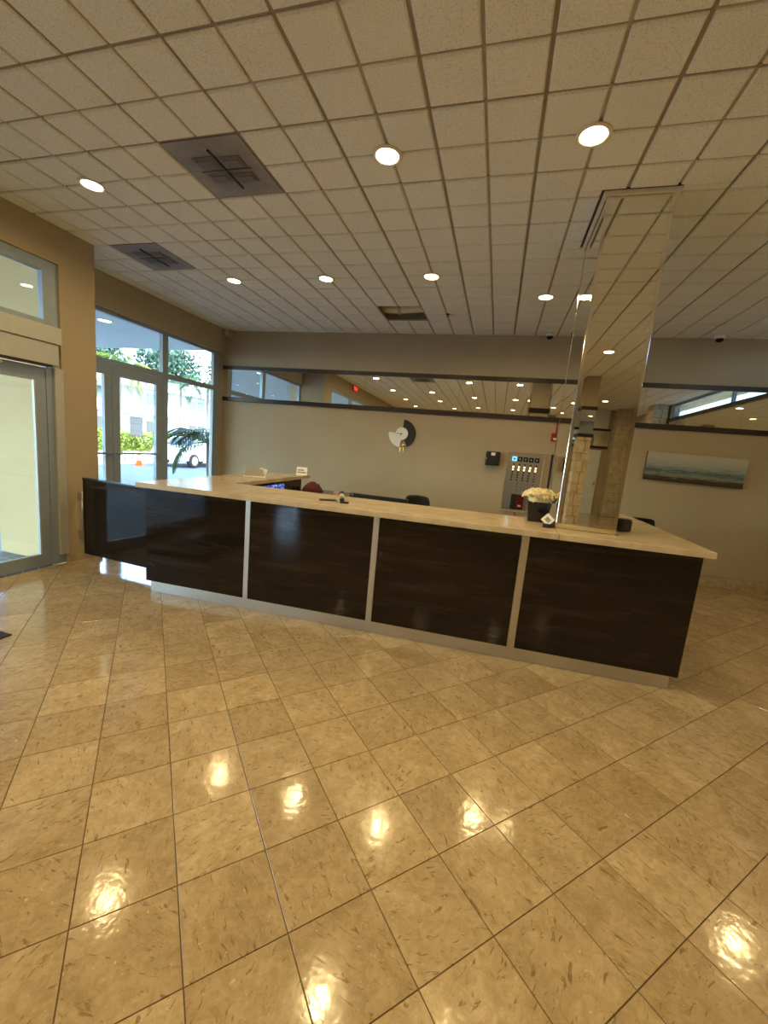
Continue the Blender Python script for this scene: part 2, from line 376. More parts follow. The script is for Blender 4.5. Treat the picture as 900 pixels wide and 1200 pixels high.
# the stucco on the outer face of the pier
struct(box('trim_1', 'cream', -5.42, -4.62, 3.275, 3.29, -.02, 3.3))
wall_back = struct(MB().box(XW-.14, XR+T, YB, YB+T, -.1, 4.3).build('wall_back', 'wall'))
struct(box('trim_2', 'wall', .092, XR, YB-.009, YB, .155, 2.16))
CY_0, CY_1, CZ_0, CZ_1 = .95, 6.55, 3.03, 3.385     # clerestory strip in the right wall
wall_right = struct(MB().box(XR, XR+T, YR-T, CY_0, -.1, 4.3).box(XR, XR+T, CY_1, YB+T, -.1, 4.3).box(XR, XR+T, CY_0, CY_1, CZ_1, 4.3).box(XR, XR+T, CY_0, CY_1, -.1, CZ_0).build('wall_right', 'wall'))
wall_rear = struct(MB().box(XL-T, XR+T, YR-T, YR, -.1, 4.3).build('wall_rear', 'wall'))
struct(box('trim_4', 'wallw', -2, 3.3, YR, YR+.012, 2.8, ZC))
struct(MB().box(XW-.3, XR+T, YR-T, YB+T, 4.3, 4.5).build('roof', 'plenum'))
struct(MB().box(XW-.2, 7.6, -26, 30, 4.5, 17).build('upper_sun_block', 'cream'))  # unseen block added to shade the parking and keep sun off the right glazing

# baseboards of rough stone, each piece its own
bb = struct(MB().box(-5.0, XR, YB-.012, YB-.0095, 0, .13).build('baseboard_back', 'base'))
x = 1.6
while x < XR-.02:
    w = min(random.uniform(.28, .42), XR-x)
    box('base_stone', 'base', x+.002, x+w-.002, YB-.03-random.uniform(0, .006), YB-.0125, 0, .15+random.uniform(-.005, .004), bb, .006); x += w
bl = struct(MB().box(XL, XL+.006, 3.295, YP, 0, .09).build('baseboard_left', 'base'))
box('base_stone', 'base', XL+.0065, XL+.02, 3.295, 3.66, 0, .10, bl, .004)
struct(box('baseboard_pier', 'base', -5.1, XL+.02, YP, YP+.018, 0, .10))

# ------------------------------------------------------------------ ceiling
CX0, CY0, CT = -.604, 2.475, .6055
COLX0, COLX1, COLY0, COLY1 = .495, .912, 3.35, 4.08     # mirrored column footprint
ZT = ZC
HOLE = (-1.82, -1.215, 5.50, 6.107)
cb = MB()
ceiling = struct(empty('ceiling', (0, 0, ZC)))
def rect_sub(r, c):
    x0, x1, y0, y1 = r; a0, a1, b0, b1 = c
    if a1 <= x0 or a0 >= x1 or b1 <= y0 or b0 >= y1: return [r]
    out = []
    if y0 < b0: out.append((x0, x1, y0, b0))
    if b1 < y1: out.append((x0, x1, b1, y1))
    yy0, yy1 = max(y0, b0), min(y1, b1)
    if x0 < a0: out.append((x0, a0, yy0, yy1))
    if a1 < x1: out.append((a1, x1, yy0, yy1))
    return out
def in_room(x0, x1, y0, y1):
    out = []
    for a0, a1, b0, b1 in ((XL, XR, YR, YB), (XW+.10, XL, YP, YB)):
        r = (max(x0, a0), min(x1, a1), max(y0, b0), min(y1, b1))
        if r[1]-r[0] > .012 and r[3]-r[2] > .012: out.append(r)
    return out
def pad(mb, x0, x1, y0, y1, ch=.007):
    # pad hanging below the groove plane: groove at z=0, face at -.012
    if x1-x0 < .02 or y1-y0 < .02: mb.box(x0, x1, y0, y1, -.010, .006); return
    b = len(mb.v); P = [(x0, y0), (x1, y0), (x1, y1), (x0, y1)]; Q = [(x0+ch, y0+ch), (x1-ch, y0+ch), (x1-ch, y1-ch), (x0+ch, y1-ch)]
    mb.v += [(x, y, .004) for x, y in P]+[(x, y, -.004) for x, y in P]+[(x, y, -.012) for x, y in Q]
    mb.f += [(b+8, b+11, b+10, b+9)]+[(b+k*4+i, b+k*4+(i+1) % 4, b+k*4+4+(i+1) % 4, b+k*4+4+i) for k in (0, 1) for i in range(4)]
    mb.f.append((b, b+1, b+2, b+3))
GV = .0105                                              # half width of a groove
hc = CT/2
fm = MB()
for sx in (0, 1):
    for sy in (0, 1): pad(fm, -hc+sx*hc+GV, sx*hc-GV*.75 if sx == 0 else hc-GV, -hc+sy*hc+GV, sy*hc-GV*.75 if sy == 0 else hc-GV)
tile_me = fm.mesh('ceiling_tile', 'tile')
VENTS = [(-2.421, 2.475), (-4.237, 3.686)]
cells = []
for i in range(-9, 10):
    for j in range(-20, 9):
        x0, y0 = CX0+i*CT, CY0+j*CT
        rs = in_room(x0, x0+CT, y0, y0+CT)
        if not rs: continue
        if any(abs(x0-v[0]) < .2 and abs(y0-v[1]) < .2 for v in VENTS): continue
        if HOLE[0]-.2 < x0 < HOLE[0]+.2 and HOLE[2]-.2 < y0 < HOLE[2]+.2: continue
        c = (x0+hc, y0+hc); pp = project(*c, ZC); a = 0
        if pp and -60 < pp[0] < 960 and -60 < pp[1] < 500: a = 1000-abs(c[1]-3)*10
        else: a = 100-math.hypot(c[0], c[1]-6)
        cells.append((a, x0, y0, rs))
cells.sort(key=lambda t: -t[0])
far = MB(); SAG = {}
for n_, (a, x0, y0, rs) in enumerate(cells):
    whole = len(rs) == 1 and rs[0][1]-rs[0][0] > CT-1e-6 and rs[0][3]-rs[0][2] > CT-1e-6
    hits = not (x0+CT < COLX0-.02 or x0 > COLX1+.02 or y0+CT < COLY0-.02 or y0 > COLY1+.02)
    cx, cy = x0+hc, y0+hc
    if whole and not hits and n_ < 300:
        link('ceiling_tile', tile_me, ceiling, (cx, cy, random.uniform(-.0015, .0015)), (random.gauss(0, .0012), random.gauss(0, .0012), 0)); continue
    mb = MB() if n_ < 300 else far
    ox, oy = (cx, cy) if n_ < 300 else (0, 0)
    for sx in (0, 1):
        for sy in (0, 1):
            for r in rs:
                q = (max(x0+sx*hc+(GV if sx == 0 else GV*.75), r[0]), min(x0+(sx+1)*hc-GV, r[1]), max(y0+sy*hc+(GV if sy == 0 else GV*.75), r[2]), min(y0+(sy+1)*hc-GV, r[3]))
                if q[1]-q[0] < .008 or q[3]-q[2] < .008: continue
                for w in rect_sub(q, (COLX0-.044, COLX1+.03, COLY0-.044, COLY1+.03)):
                    if w[1]-w[0] > .008 and w[3]-w[2] > .008: pad(mb, w[0]-ox, w[1]-ox, w[2]-oy, w[3]-oy)
    if n_ < 300 and mb.v: mb.build('ceiling_tile', 'tile', ceiling, loc=(cx, cy, 0))
fo = far.build('ceiling_tiles_far', 'tile', ceiling); fo['kind'] = 'stuff'
# backing of the scored grooves (open at the missing tile)
bk = MB()
for r in in_room(-9, 9, -9, 9):
    for w in rect_sub(r, HOLE):
        for w2 in rect_sub(w, (COLX0-.046, COLX1+.028, COLY0-.046, COLY1+.028)): bk.box(w2[0], w2[1], w2[2], w2[3], .0045, .02)
bk.build('tile_backing', 'groove', ceiling)
# grid runners between the tiles
for i in range(-7, 8):
    x = CX0+i*CT
    segs = [(max(YR, -8.2), YB)]
    if x < XL: segs = [(YP, YB)]
    if COLX0-.04 < x < COLX1+.04: segs = [(YR, COLY0-.03), (COLY1+.03, YB)]
    if x < XW+.11 or x > XR: continue
    for a, b in segs: box('grid_runner', 'tbar', x-.007, x+.007, a, b, .0005, .0045, ceiling)
for j in range(-17, 7):
    y = CY0+j*CT
    if y < YR or y > YB: continue
    segs = [(XL if y < YP else XW+.1, XR)]
    if COLY0-.04 < y < COLY1+.04: segs = [(XW+.1, COLX0-.03), (COLX1+.03, XR)]
    for a, b in segs: box('grid_runner', 'tbar', a, b, y-.007, y+.007, .0008, .0048, ceiling)
# plenum over the missing tile and a duct in it
duct = setup('air_duct', 'pale round duct seen through the gap of the missing ceiling tile', 'duct', (-1.5, 5.93, 3.55))
MB().tube([(-.62, .0, .0), (-.1, .02, -.02), (.35, -.01, .0), (.7, -.03, .03)], .075, 14).build('duct_pipe', 'duct', duct, True)
MB().lathe([(.085, -.02), (.085, .02)], 16, (-.1, .02, -.02), 'x').build('collar', 'steel', duct)
MB().tube([(-.1, .02, .05), (-.1, .02, .68)], .008, 6).build('hanger_rod', 'tbar', duct)
struct(MB().box(-2.6, -.4, 6.3, 6.34, ZC+.03, 4.3).build('trim_5', 'plenum'))

# vents
for k, (x0, y0) in enumerate(VENTS):
    v = setup('ceiling_vent', ['soot-stained grey square ceiling vent between the recessed lights, away from the windows', 'blue-grey sooty ceiling vent beside the pier and window recess'][k], 'vent', (x0+hc, y0+hc, ZC-.006), 0, 'ceiling air vents')
    h_ = hc-.012
    MB().prism([(-h_, -h_), (h_, -h_), (h_, h_), (-h_, h_)], 0, .010).build('vent_plate', 'vent', v, bevel=.002)
    for (bx, by, rw, rh) in ((-.10, .07, .085, .055), (.10, .09, .085, .05), (-.10, -.09, .085, .05), (.10, -.07, .085, .055)):
        lv = MB()
        for t in (0, .012, .024): lv.prism([(-rw+t, -rh+t), (rw-t, -rh+t), (rw-t, rh-t), (-rw+t, rh-t)], -.006-t*.35, -t*.35)
        lv.build('louvre', 'vent', v, loc=(bx, by, 0), bevel=.003)
    MB().box(-.006, .006, -.2, .2, -.012, 0).build('centre_bar', 'black', v); MB().box(-.2, .2, -.005, .005, -.010, 0).build('cross_bar', 'vent', v)

# ------------------------------------------------------------------ recessed lights
ring = MB(); seg = 32
pr = [(.072, -.004), (.080, -.010), (.093, -.008), (.097, 0), (.070, 0)]
b0 = 0
for r, h_ in pr:
    for i in range(seg): a = 2*PI*i/seg; ring.v.append((r*math.cos(a), r*math.sin(a), h_))
for k in range(len(pr)):
    k2 = (k+1) % len(pr)
    for i in range(seg): j = (i+1) % seg; ring.f.append((k*seg+i, k*seg+j, k2*seg+j, k2*seg+i))
ring_me = ring.mesh('trim_ring', 'lampring', True)
lens_me = MB().lathe([(.070, -.003), (.072, -.0055), (.072, -.001)], 32).mesh('lens', 'lamp')
can_me = MB().lathe([(.096, .0003), (.096, .003)], 24).mesh('can_plate', 'lampring')
ld = bpy.data.lights.new('downlight', 'AREA'); ld.shape = 'DISK'; ld.size = .13; ld.energy = LAMP_W; ld.color = LAMP_COL; ld.spread = math.radians(165)
LABEL = {0: 'warm round recessed downlight on the entrance side of the large sooty vent', 1: 'warm recessed downlight aligned with the big vent, away from the column',
 2: 'large warm recessed downlight in the ceiling before the mirrored column', 3: 'warm recessed downlight next to the window-side ceiling vent', 4: 'warm recessed downlight between two others over the counter wing',
 5: 'warm recessed downlight beside the missing ceiling tile', 6: 'warm recessed downlight close to the mirrored column, doubled in its side'}
LP = [(-3.36, 2.785), (-.925, 2.785), (.29, 2.785), (-3.36, 4.60), (-2.145, 4.60), (-.925, 4.60), (.29, 5.205),
      (1.5, 2.785), (-3.36, .97), (-2.145, .97), (-3.36, -.85), (-2.145, -.85), (-.925, .36), (.29, .36), (1.5, -.85), (-3.36, -2.66), (-1.84, -2.66), (-.925, -2.06), (.29, -2.06), (3.1, -2.06), (2.7, .97), (3.1, 4.6),
      (-3.36, -5.1), (-.925, -5.1), (1.2, -5.1), (2.7, -6.3)]
for k, (x, y) in enumerate(LP):
    t = setup('recessed_light', LABEL.get(k, 'warm recessed downlight in the ceiling deeper in the lobby, seen in the mirrors'), 'light', (x, y, ZC-.0125), 0, 'recessed ceiling downlights')
    link('trim_ring', ring_me, t); link('lens', lens_me, t); link('can_plate', can_me, t)
    lo = bpy.data.objects.new('lamp_light', ld); COL.objects.link(lo); lo.parent = t; lo.location = (0, 0, -.012)

# ------------------------------------------------------------------ entrance (left wall): doors, operator box, transom
def frame_rect(name, x0, x1, y0, y1, z0, z1, w, m, parent, pane='glass'):
    """rectangular frame in a y-z plane with a glass pane"""
    f = MB().box(x0, x1, y0, y0+w, z0, z1).box(x0, x1, y1-w, y1, z0, z1).box(x0, x1, y0+w, y1-w, z0, z0+w).box(x0, x1, y0+w, y1-w, z1-w, z1)
    o = f.build(name, m, parent, bevel=.003)
    if pane:
        xm = (x0+x1)/2; MB().box(xm-.004, xm+.004, y0+w, y1-w, z0+w, z1-w).build('pane', pane, o if not parent else parent)
    return o
XD = -4.47
def door_leaf(name, y0, y1, x):
    d = struct(empty(name, (x, (y0+y1)/2, 0)))
    h_ = (y1-y0)/2; st = .095
    MB().box(-.024, .024, -h_, -h_+st, .012, 2.04).build('stile', 'frame', d, bevel=.003); MB().box(-.024, .024, h_-st, h_, .012, 2.04).build('stile', 'frame', d, bevel=.003)
    MB().box(-.024, .024, -h_+st, h_-st, 1.905, 2.04).build('top_rail', 'frame', d); MB().box(-.024, .024, -h_+st, h_-st, .012, .14).build('bottom_rail', 'frame', d)
    MB().box(-.004, .004, -h_+st, h_-st, .14, 1.905).build('pane', 'glass', d)
    for s in (-1, 1): MB().box(.012, .022, s*(h_-st)-(.012 if s > 0 else 0), s*(h_-st)+(0 if s > 0 else .012), .14, 1.905).build('glazing_bead', 'box', d)
    return d
door_leaf('door_1', 1.70, 3.145, XD); door_leaf('door_2', -.10, 1.69, XD-.055)
wf = struct(MB().box(XD-.05, XD+.03, 3.15, 3.20, 0, 2.05).box(XD-.05, XD+.03, 3.20, 3.29, 0, 3.05).box(XD-.05, XD+.03, -.15, -.10, 0, 3.05).build('trim_6', 'frame', bevel=.003))
struct(box('trim_7', 'box', XD+.03, XL+.012, 3.215, 3.30, .1, 2.05, None, .004))
w1 = struct(frame_rect('window_1', XD-.03, XD+.035, 1.70, 3.20, 2.44, 3.0, .055, 'frame', None)); w2 = struct(frame_rect('window_2', XD-.03, XD+.035, -.10, 1.66, 2.44, 3.0, .055, 'frame', None))
struct(box('trim_8', 'frame', XD-.03, XD+.035, 1.66, 1.70, 2.44, 3.0)); struct(box('trim_9', 'frame', XD-.03, XD+.03, -.10, 3.20, 3.0, 3.05))
op = setup('door_operator_box', 'long beige metal sliding-door operator housing above the glass entrance door', 'door operator', (XL, 1.56, 2.07))
MB().box(-.045, .055, -1.62, 1.665, 0, .20).build('lower_cover', 'box', op, bevel=.004); MB().box(-.045, .07, -1.62, 1.69, .205, .365).build('upper_cover', 'box', op, bevel=.004)
MB().lathe([(.018, 0), (.014, .012)], 14, (.012, 1.18, -.05), 'x').build('sensor_eye', 'white', op)
MB().box(-.02, .055, -1.6, 1.6, -.022, 0).build('seal_strip', 'dark', op)

# ------------------------------------------------------------------ recess glazing
XF0, XF1 = XW-.03, XW+.035
fr = MB()
for a, b, z0, z1 in ((YP+.001, YP+.05, 0, 2.99), (5.30, 5.41, 0, 2.99), (6.46, 6.61, 0, 2.99)): fr.box(XF0, XF1, a, b, z0, z1)
for a, b in ((YP+.05, 5.30), (5.41, 6.46)): fr.box(XF0, XF1, a, b, 2.31, 2.39); fr.box(XF0, XF1, a, b, 2.945, 2.99)
fr.box(XF0, XF1, 5.41, 6.46, 0, .12)
w3 = struct(fr.build('window_3', 'frame', bevel=.003))
for y0, y1, z0, z1 in ((YP+.05, 5.30, 2.39, 2.945), (5.41, 6.46, 2.39, 2.945), (5.41, 6.46, .12, 2.31)): MB().box(XW-.004, XW+.004, y0, y1, z0, z1).build('pane', 'glass', w3)
def swing_leaf(name, y0, y1):
    d = struct(empty(name, (XW, (y0+y1)/2, 0))); h_ = (y1-y0)/2; st = .112
    for s in (-1, 1): MB().box(-.022, .03, min(s*h_, s*(h_-st)), max(s*h_, s*(h_-st)), .01, 2.305).build('stile', 'frame', d, bevel=.004)
    MB().box(-.022, .03, -h_+st, h_-st, 2.185, 2.305).build('top_rail', 'frame', d); MB().box(-.022, .03, -h_+st, h_-st, .01, .26).build('bottom_rail', 'frame', d)
    MB().box(-.004, .004, -h_+st, h_-st, .26, 2.185).build('pane', 'glass', d)
    MB().tube([(.065, -h_+.02, 1.15), (.065, h_-.02, 1.15)], .014, 8).build('push_bar', 'frame', d, True)
    return d
swing_leaf('door_3', 4.452, 5.298); swing_leaf('door_4', YP+.052, 4.446)
nt2 = setup('paper_notice', 'white paper notice taped to the glass of the window-side door', 'notice', (XW+.008, 4.845, 1.40))
MB().box(-.0008, .0008, -.108, .108, 0, .275).build('sheet', 'notice', nt2)
for z_ in (.006, .262): MB().box(.0008, .0016, -.104, .104, z_, z_+.008).build('tape_strip', 'white', nt2)

# lobby glazing behind the camera: a clerestory strip in the right wall, one window on the left wall
st_ = (CY_1-CY_0)/2
for k in range(2): struct(frame_rect('window_%d' % (4+k), XR+.05, XR+.11, CY_0+k*st_, CY_0+(k+1)*st_, CZ_0, CZ_1, .03, 'frame', None, 'tinted'))
struct(frame_rect('window_6', XL-.12, XL-.06, -4.45, -2.7, .1, 2.1, .05, 'frame', None))
# exit sign on the left wall (seen in the mirror band)
ex = setup('exit_sign', 'red illuminated exit sign on the entrance wall above the door, reflected in the mirror band', 'exit sign', (XL+.03, 1.55, 3.21), -PI/2)
MB().box(-.155, .155, -.02, .02, 0, .17).build('housing', 'exitb', ex, bevel=.006); MB().box(-.05, .05, -.03, -.02, .05, .12).build('bracket', 'white', ex)
for s in (1,):
    cu = bpy.data.curves.new('exit_text', 'FONT'); cu.body = 'EXIT'; cu.size = .15; cu.align_x = 'CENTER'; cu.extrude = .002
    to = bpy.data.objects.new('tmp', cu); COL.objects.link(to); dg = bpy.context.evaluated_depsgraph_get(); me = bpy.data.meshes.new_from_object(to.evaluated_get(dg)); bpy.data.objects.remove(to)
    me.materials.clear(); me.materials.append(M['exitr'])
    link('lettering', me, ex, (0, s*.0215, .03), (PI/2, 0, 0 if s < 0 else PI))

# ------------------------------------------------------------------ back wall mirror band
band = setup('wall_mirror', 'long frameless mirror strip between dark rails high along the back wall', 'mirror', (0, YB, 2.16))
xs = [-5.08, -3.75, -2.3, -.72, .36, 1.9, 3.1, 4.18]
for a, b in zip(xs, xs[1:]):
    MB().box(a+.0015, b-.0015, -.004, .004, -.246, .246).build('mirror_panel', 'mirror', band, loc=(0, -.012, .3155), rot=(MIRROR_TILT, 0, 0))
MB().box(-5.08, 4.19, -.034, -.0005, 0, .07).build('lower_rail', 'dark', band, bevel=.003)
MB().box(-5.08, 4.19, -.034, -.0005, .561, .626).build('upper_rail', 'dark', band, bevel=.003)
# mirror band on the right wall and on the rear wall
rb = setup('wall_mirror', 'mirror strip with dark rails on the right-hand wall, seen only in reflections', 'mirror', (XR, 3.6, 2.16))
MB().box(-.012, -.003, -5.5, 3.05, .07, .80).build('mirror_panel', 'mirror', rb)
MB().box(-.05, -.002, -5.5, 3.05, 0, .07).build('lower_rail', 'dark', rb); MB().box(-.05, -.012, -2.7, 3.05, .80, .87).build('upper_rail', 'dark', rb)
rr = setup('wall_mirror', 'mirror strip with dark rails on the far lobby wall behind, seen in the column', 'mirror', (0, YR, 2.16))
MB().box(-3.5, 3.38, .003, .012, .07, .56).build('mirror_panel', 'mirror', rr)
MB().box(-3.5, 3.38, .002, .05, 0, .07).build('lower_rail', 'dark', rr); MB().box(-3.5, 3.38, .012, .05, .56, .63).build('upper_rail', 'dark', rr)

# rear features reflected in the column: stone piers, white door, clad pillar
def stone_pier(label, cx, cy, wx, wy, z1, group, upper=False):
    p = setup('stone_pillar', label, 'pillar', (cx, cy, 0), 0, group)
    top = (ZC-.02) if upper else z1
    MB().box(-wx/2+.03, wx/2-.03, -wy/2+.03, wy/2-.03, 0, top).build('core', 'wall' if upper else 'stone', p)
    z = 0; rnd = random.Random(int(cx*100)+5)
    while z < z1-.03:
        h_ = min(rnd.uniform(.16, .30), z1-z); cutx = rnd.uniform(-.2, .2)*wx
        for a, b in ((-wx/2, cutx), (cutx, wx/2)):
            d = rnd.uniform(0, .02)
            MB().box(a+.004, b-.004, -wy/2-d, wy/2+d, z+.004, z+h_-.004).build('stone_block', 'stone', p, bevel=.012)
        z += h_
    if upper:
        MB().box(-wx/2-.02, wx/2+.02, -wy/2-.02, wy/2+.02, z1, z1+.07).build('lower_rail', 'dark', p); MB().box(-wx/2, wx/2, -wy/2, wy/2, z1+.07, z1+.56).build('mirror_panel', 'mirror', p)
        MB().box(-wx/2-.02, wx/2+.02, -wy/2-.02, wy/2+.02, z1+.56, z1+.63).build('upper_rail', 'dark', p); MB().box(-wx/2, wx/2, -wy/2, wy/2, z1+.63, ZC-.02).build('painted_head', 'wall', p)
    return p
stone_pier('rough cut-stone pier at the far end of the lobby, reflected in the column', 3.78, -7.95, .72, .45, ZC-.02, 'stone piers')
stone_pier('cut-stone pillar with mirror band standing in the lobby behind', 1.70, -3.0, .27, .36, 2.15, 'stone piers', True)
stone_pier('rough cut-stone pier against the right-hand lobby wall', 3.98, .65, .36, .45, ZC-.02, 'stone piers')
dw = struct(empty('door_5', (2.9, YR+.03, 0)))
MB().box(-.13, .30, 0, .04, 0, 2.1).build('leaf', 'doorw', dw); MB().box(-.20, -.13, -.02, .07, 0, 2.15).build('jamb', 'dark', dw); MB().box(.22, .26, .04, .10, .95, 1.05).build('handle', 'steel', dw)

# ------------------------------------------------------------------ mirrored column
col = setup('mirrored_column', 'square column clad in mirror glass with bright edges rising from the counter to the ceiling', 'column', ((COLX0+COLX1)/2, (COLY0+COLY1)/2, 0))
cw, cdp = (COLX1-COLX0)/2, (COLY1-COLY0)/2
MB().box(-cw+.012, cw-.012, -cdp+.012, cdp-.012, 0, ZC+.05).build('core', 'wall', col)
MB().box(-cw+.022, cw-.022, -cdp, -cdp+.010, 1.062, ZC-.03).build('mirror_panel', 'mirror2', col)
for s in (-1, 1): MB().box(min(s*cw, s*(cw-.010)), max(s*cw, s*(cw-.010)), -cdp+.022, cdp-.022, 1.062, ZC-.03).build('mirror_panel', 'mirror2', col)
MB().box(-cw+.012, cw-.012, cdp-.011, cdp, 0, ZC-.03).build('rear_panel', 'wall', col); MB().box(-cw-.01, cw+.01, cdp+.001, cdp+.015, 2.60, 2.70).build('rear_rail', 'dark', col)
for sx in (-1, 1):
    for sy in (-1, 1):
        e = MB(); px, py = sx*cw, sy*cdp; i_ = .022; o_ = .003
        P = [(px+sx*o_, py-sy*i_), (px+sx*o_, py+sy*o_*.2), (px+sx*o_*.2, py+sy*o_), (px-sx*i_, py+sy*o_), (px-sx*i_, py-sy*.004), (px-sx*.004, py-sy*i_)]
        if area(P) < 0: P.reverse()
        e.prism(P, 1.062 if sy < 0 else 0, ZC-.03).build('corner_strip', 'chrome', col)
for x0, x1, y0, y1 in ((-cw-.026, cw+.026, -cdp-.026, -cdp-.004), (-cw-.026, cw+.026, cdp+.004, cdp+.026), (-cw-.026, -cw-.004, -cdp-.004, cdp+.004), (cw+.004, cw+.026, -cdp-.004, cdp+.004)):
    MB().box(x0, x1, y0, y1, ZC-.03, ZC-.004).build('ceiling_angle', 'lampring', col); pass

MB().box(-cw-.043, cw+.028, -cdp-.043, -cdp+.02, ZC-.003, ZC+.03).build('painted_gap_shade', 'black', col); MB().box(-cw-.043, -cw+.01, -cdp+.02, cdp+.02, ZC-.003, ZC+.03).build('painted_gap_shade', 'black', col)  # black strips painting in the shade of the gap round the column top
# ------------------------------------------------------------------ reception counter
ZS, TH = 1.06, .045
A0, A1 = Vector((-3.075, 3.01)), Vector((1.437, 3.197))
RZ = math.atan2(A1.y-A0.y, A1.x-A0.x); LN = (A1-A0).length
rc = setup('reception_counter', 'long reception counter faced with dark glossy wood-grain panels and metal strips', 'counter', (A0.x, A0.y, 0), RZ)
strips = [(1.032, 1.076), (2.18, 2.228), (3.325, 3.379)]
px0 = 0
for a, b in strips+[(LN, LN)]:
    MB().box(-(a-px0)/2+.002, (a-px0)/2-.002, 0, .02, 0, ZS-TH-.113).build('front_panel', 'panel', rc, loc=((px0+a)/2, 0, .112), bevel=.0015); px0 = b
for a, b in strips: MB().box(a, b, -.004, .02, .112, ZS-TH-.001).build('metal_strip', 'alu', rc)
MB().box(.03, LN-.04, .03, .045, 0, .112).build('kick_plate', 'alu', rc)
MB().box(LN-.02, LN-.001, .021, .10, .112, ZS-TH-.001).build('side_panel', 'panel', rc)
MB().box(.001, .02, .021, .10, .112, ZS-TH-.001).build('side_panel', 'panel', rc)
MB().box(.02, LN-.02, .021, .095, .113, ZS-TH-.001).build('carcass', 'black', rc)
lw = setup('counter_cabinet', 'dark cabinet wing of the counter on the window side, running back towards the wall', 'cabinet', (-2.85, 4.3, 0))
MB().box(-.19, .19, -1.10, 1.0, .08, ZS-TH-.001).build('body', 'panel', lw); MB().box(-.17, .17, -1.08, .98, 0, .08).build('plinth', 'alu', lw)
rw = setup('counter_cabinet', 'dark cabinet wing of the counter behind the mirrored column', 'cabinet', (1.205, 4.2, 0))
MB().box(-.19, .17, -.78, .95, .08, ZS-TH-.001).build('body', 'panel', rw); MB().box(-.17, .15, -.76, .93, 0, .08).build('plinth', 'alu', rw)
def slab(name, label, poly):
    c = (sum(p[0] for p in poly)/len(poly), sum(p[1] for p in poly)/len(poly))
    o = MB().prism([(x-c[0], y-c[1]) for x, y in poly], 0, TH).build(name, 'slab', None, False, .004, (c[0], c[1], ZS-TH)); return tag(o, label, 'countertop', 'stone countertop pieces')
slab('countertop', 'long beige stone countertop turning back at the window end of the counter', [(-3.06, 2.885), (.484, 3.066), (.484, 3.74), (-2.565, 3.60), (-2.63, 5.50), (-3.22, 5.12)])
slab('countertop', 'short beige stone countertop piece wrapping round the mirrored column with a sharp end', [(.487, 3.066), (1.475, 3.125), (1.445, 5.2), (.99, 5.2), (.942, 3.9), (.942, 3.343), (.487, 3.343)])

# swing gate between counter and pier
gt = setup('swing_gate', 'low dark glossy swing gate hung between the pier and the counter end', 'gate', (-4.30, 3.40, 0), math.radians(-4))
MB().box(0, 1.10, -.016, .016, .095, .93).build('gate_panel', 'panel', gt, bevel=.002)
MB().box(.0, 1.10, -.022, .022, .93, .945).build('top_edge', 'black', gt)
for z in (.30, .72): MB().box(-.10, .0, -.006, .006, z-.05, z+.05).build('hinge_plate', 'steel', gt); 
MB().tube([(-.035, 0, .24), (-.035, 0, .78)], .012, 8).build('hinge_pin', 'steel', gt, True)

# ------------------------------------------------------------------ things on and behind the counter
bh = setup('brochure_holder', 'small folded grey card holder standing on the window-side counter wing', 'card holder', (-2.88, 4.45, ZS), .5)
MB().quad((-.12, -.05, 0), (.12, -.05, 0), (.09, .0, .115), (-.09, .0, .115)).quad((-.12, .06, 0), (.12, .06, 0), (.09, .004, .115), (-.09, .004, .115)).build('folded_card', 'greyp', bh)
MB().box(.04, .13, -.01, -.004, .05, .13).build('insert_card', 'paper', bh, rot=(0, .25, 0)); MB().box(-.13, .13, -.055, .065, 0, .006).build('card_base', 'paper', bh)
ws = setup('paper_sign', 'white printed paper sign leaning at the far corner of the counter wing', 'sign', (-2.68, 5.33, ZS), .35)
MB().box(-.075, .075, -.002, .002, 0, .12).build('sheet', 'paper', ws, rot=(-.35, 0, 0)); MB().box(-.06, .06, -.0045, -.0025, .03, .05).build('printed_line', 'greyp', ws, rot=(-.35, 0, 0)); MB().box(-.06, .03, -.0045, -.0025, .065, .085).build('printed_line', 'greyp', ws, rot=(-.35, 0, 0))
ph = setup('mobile_phone', 'dark phone lying on the stone counter beside the keys', 'phone', (-1.37, 3.25, ZS), .55)
MB().box(-.075, .075, -.038, .038, 0, .009).build('body', 'black', ph, bevel=.003); MB().box(-.068, .068, -.034, .034, .009, .0096).build('display', 'blackg', ph)
ky = setup('key_bunch', 'small black key fob with keys lying on the counter beside the phone', 'keys', (-1.20, 3.20, ZS), .3)
MB().prism([(-.035, -.015), (.03, -.02), (.04, .0), (.03, .02), (-.035, .015)], 0, .016).build('fob', 'black', ky, bevel=.004)
MB().box(-.09, -.035, -.006, .006, .001, .004).build('key_blade', 'steel', ky); MB().box(-.085, -.03, .012, .022, .003, .006).build('key_blade', 'steel', ky)
MB().lathe([(.018, 0), (.022, .02), (.012, .035)], 12, (-.02, .01, .012)).build('fob_bead', 'black', ky, True)

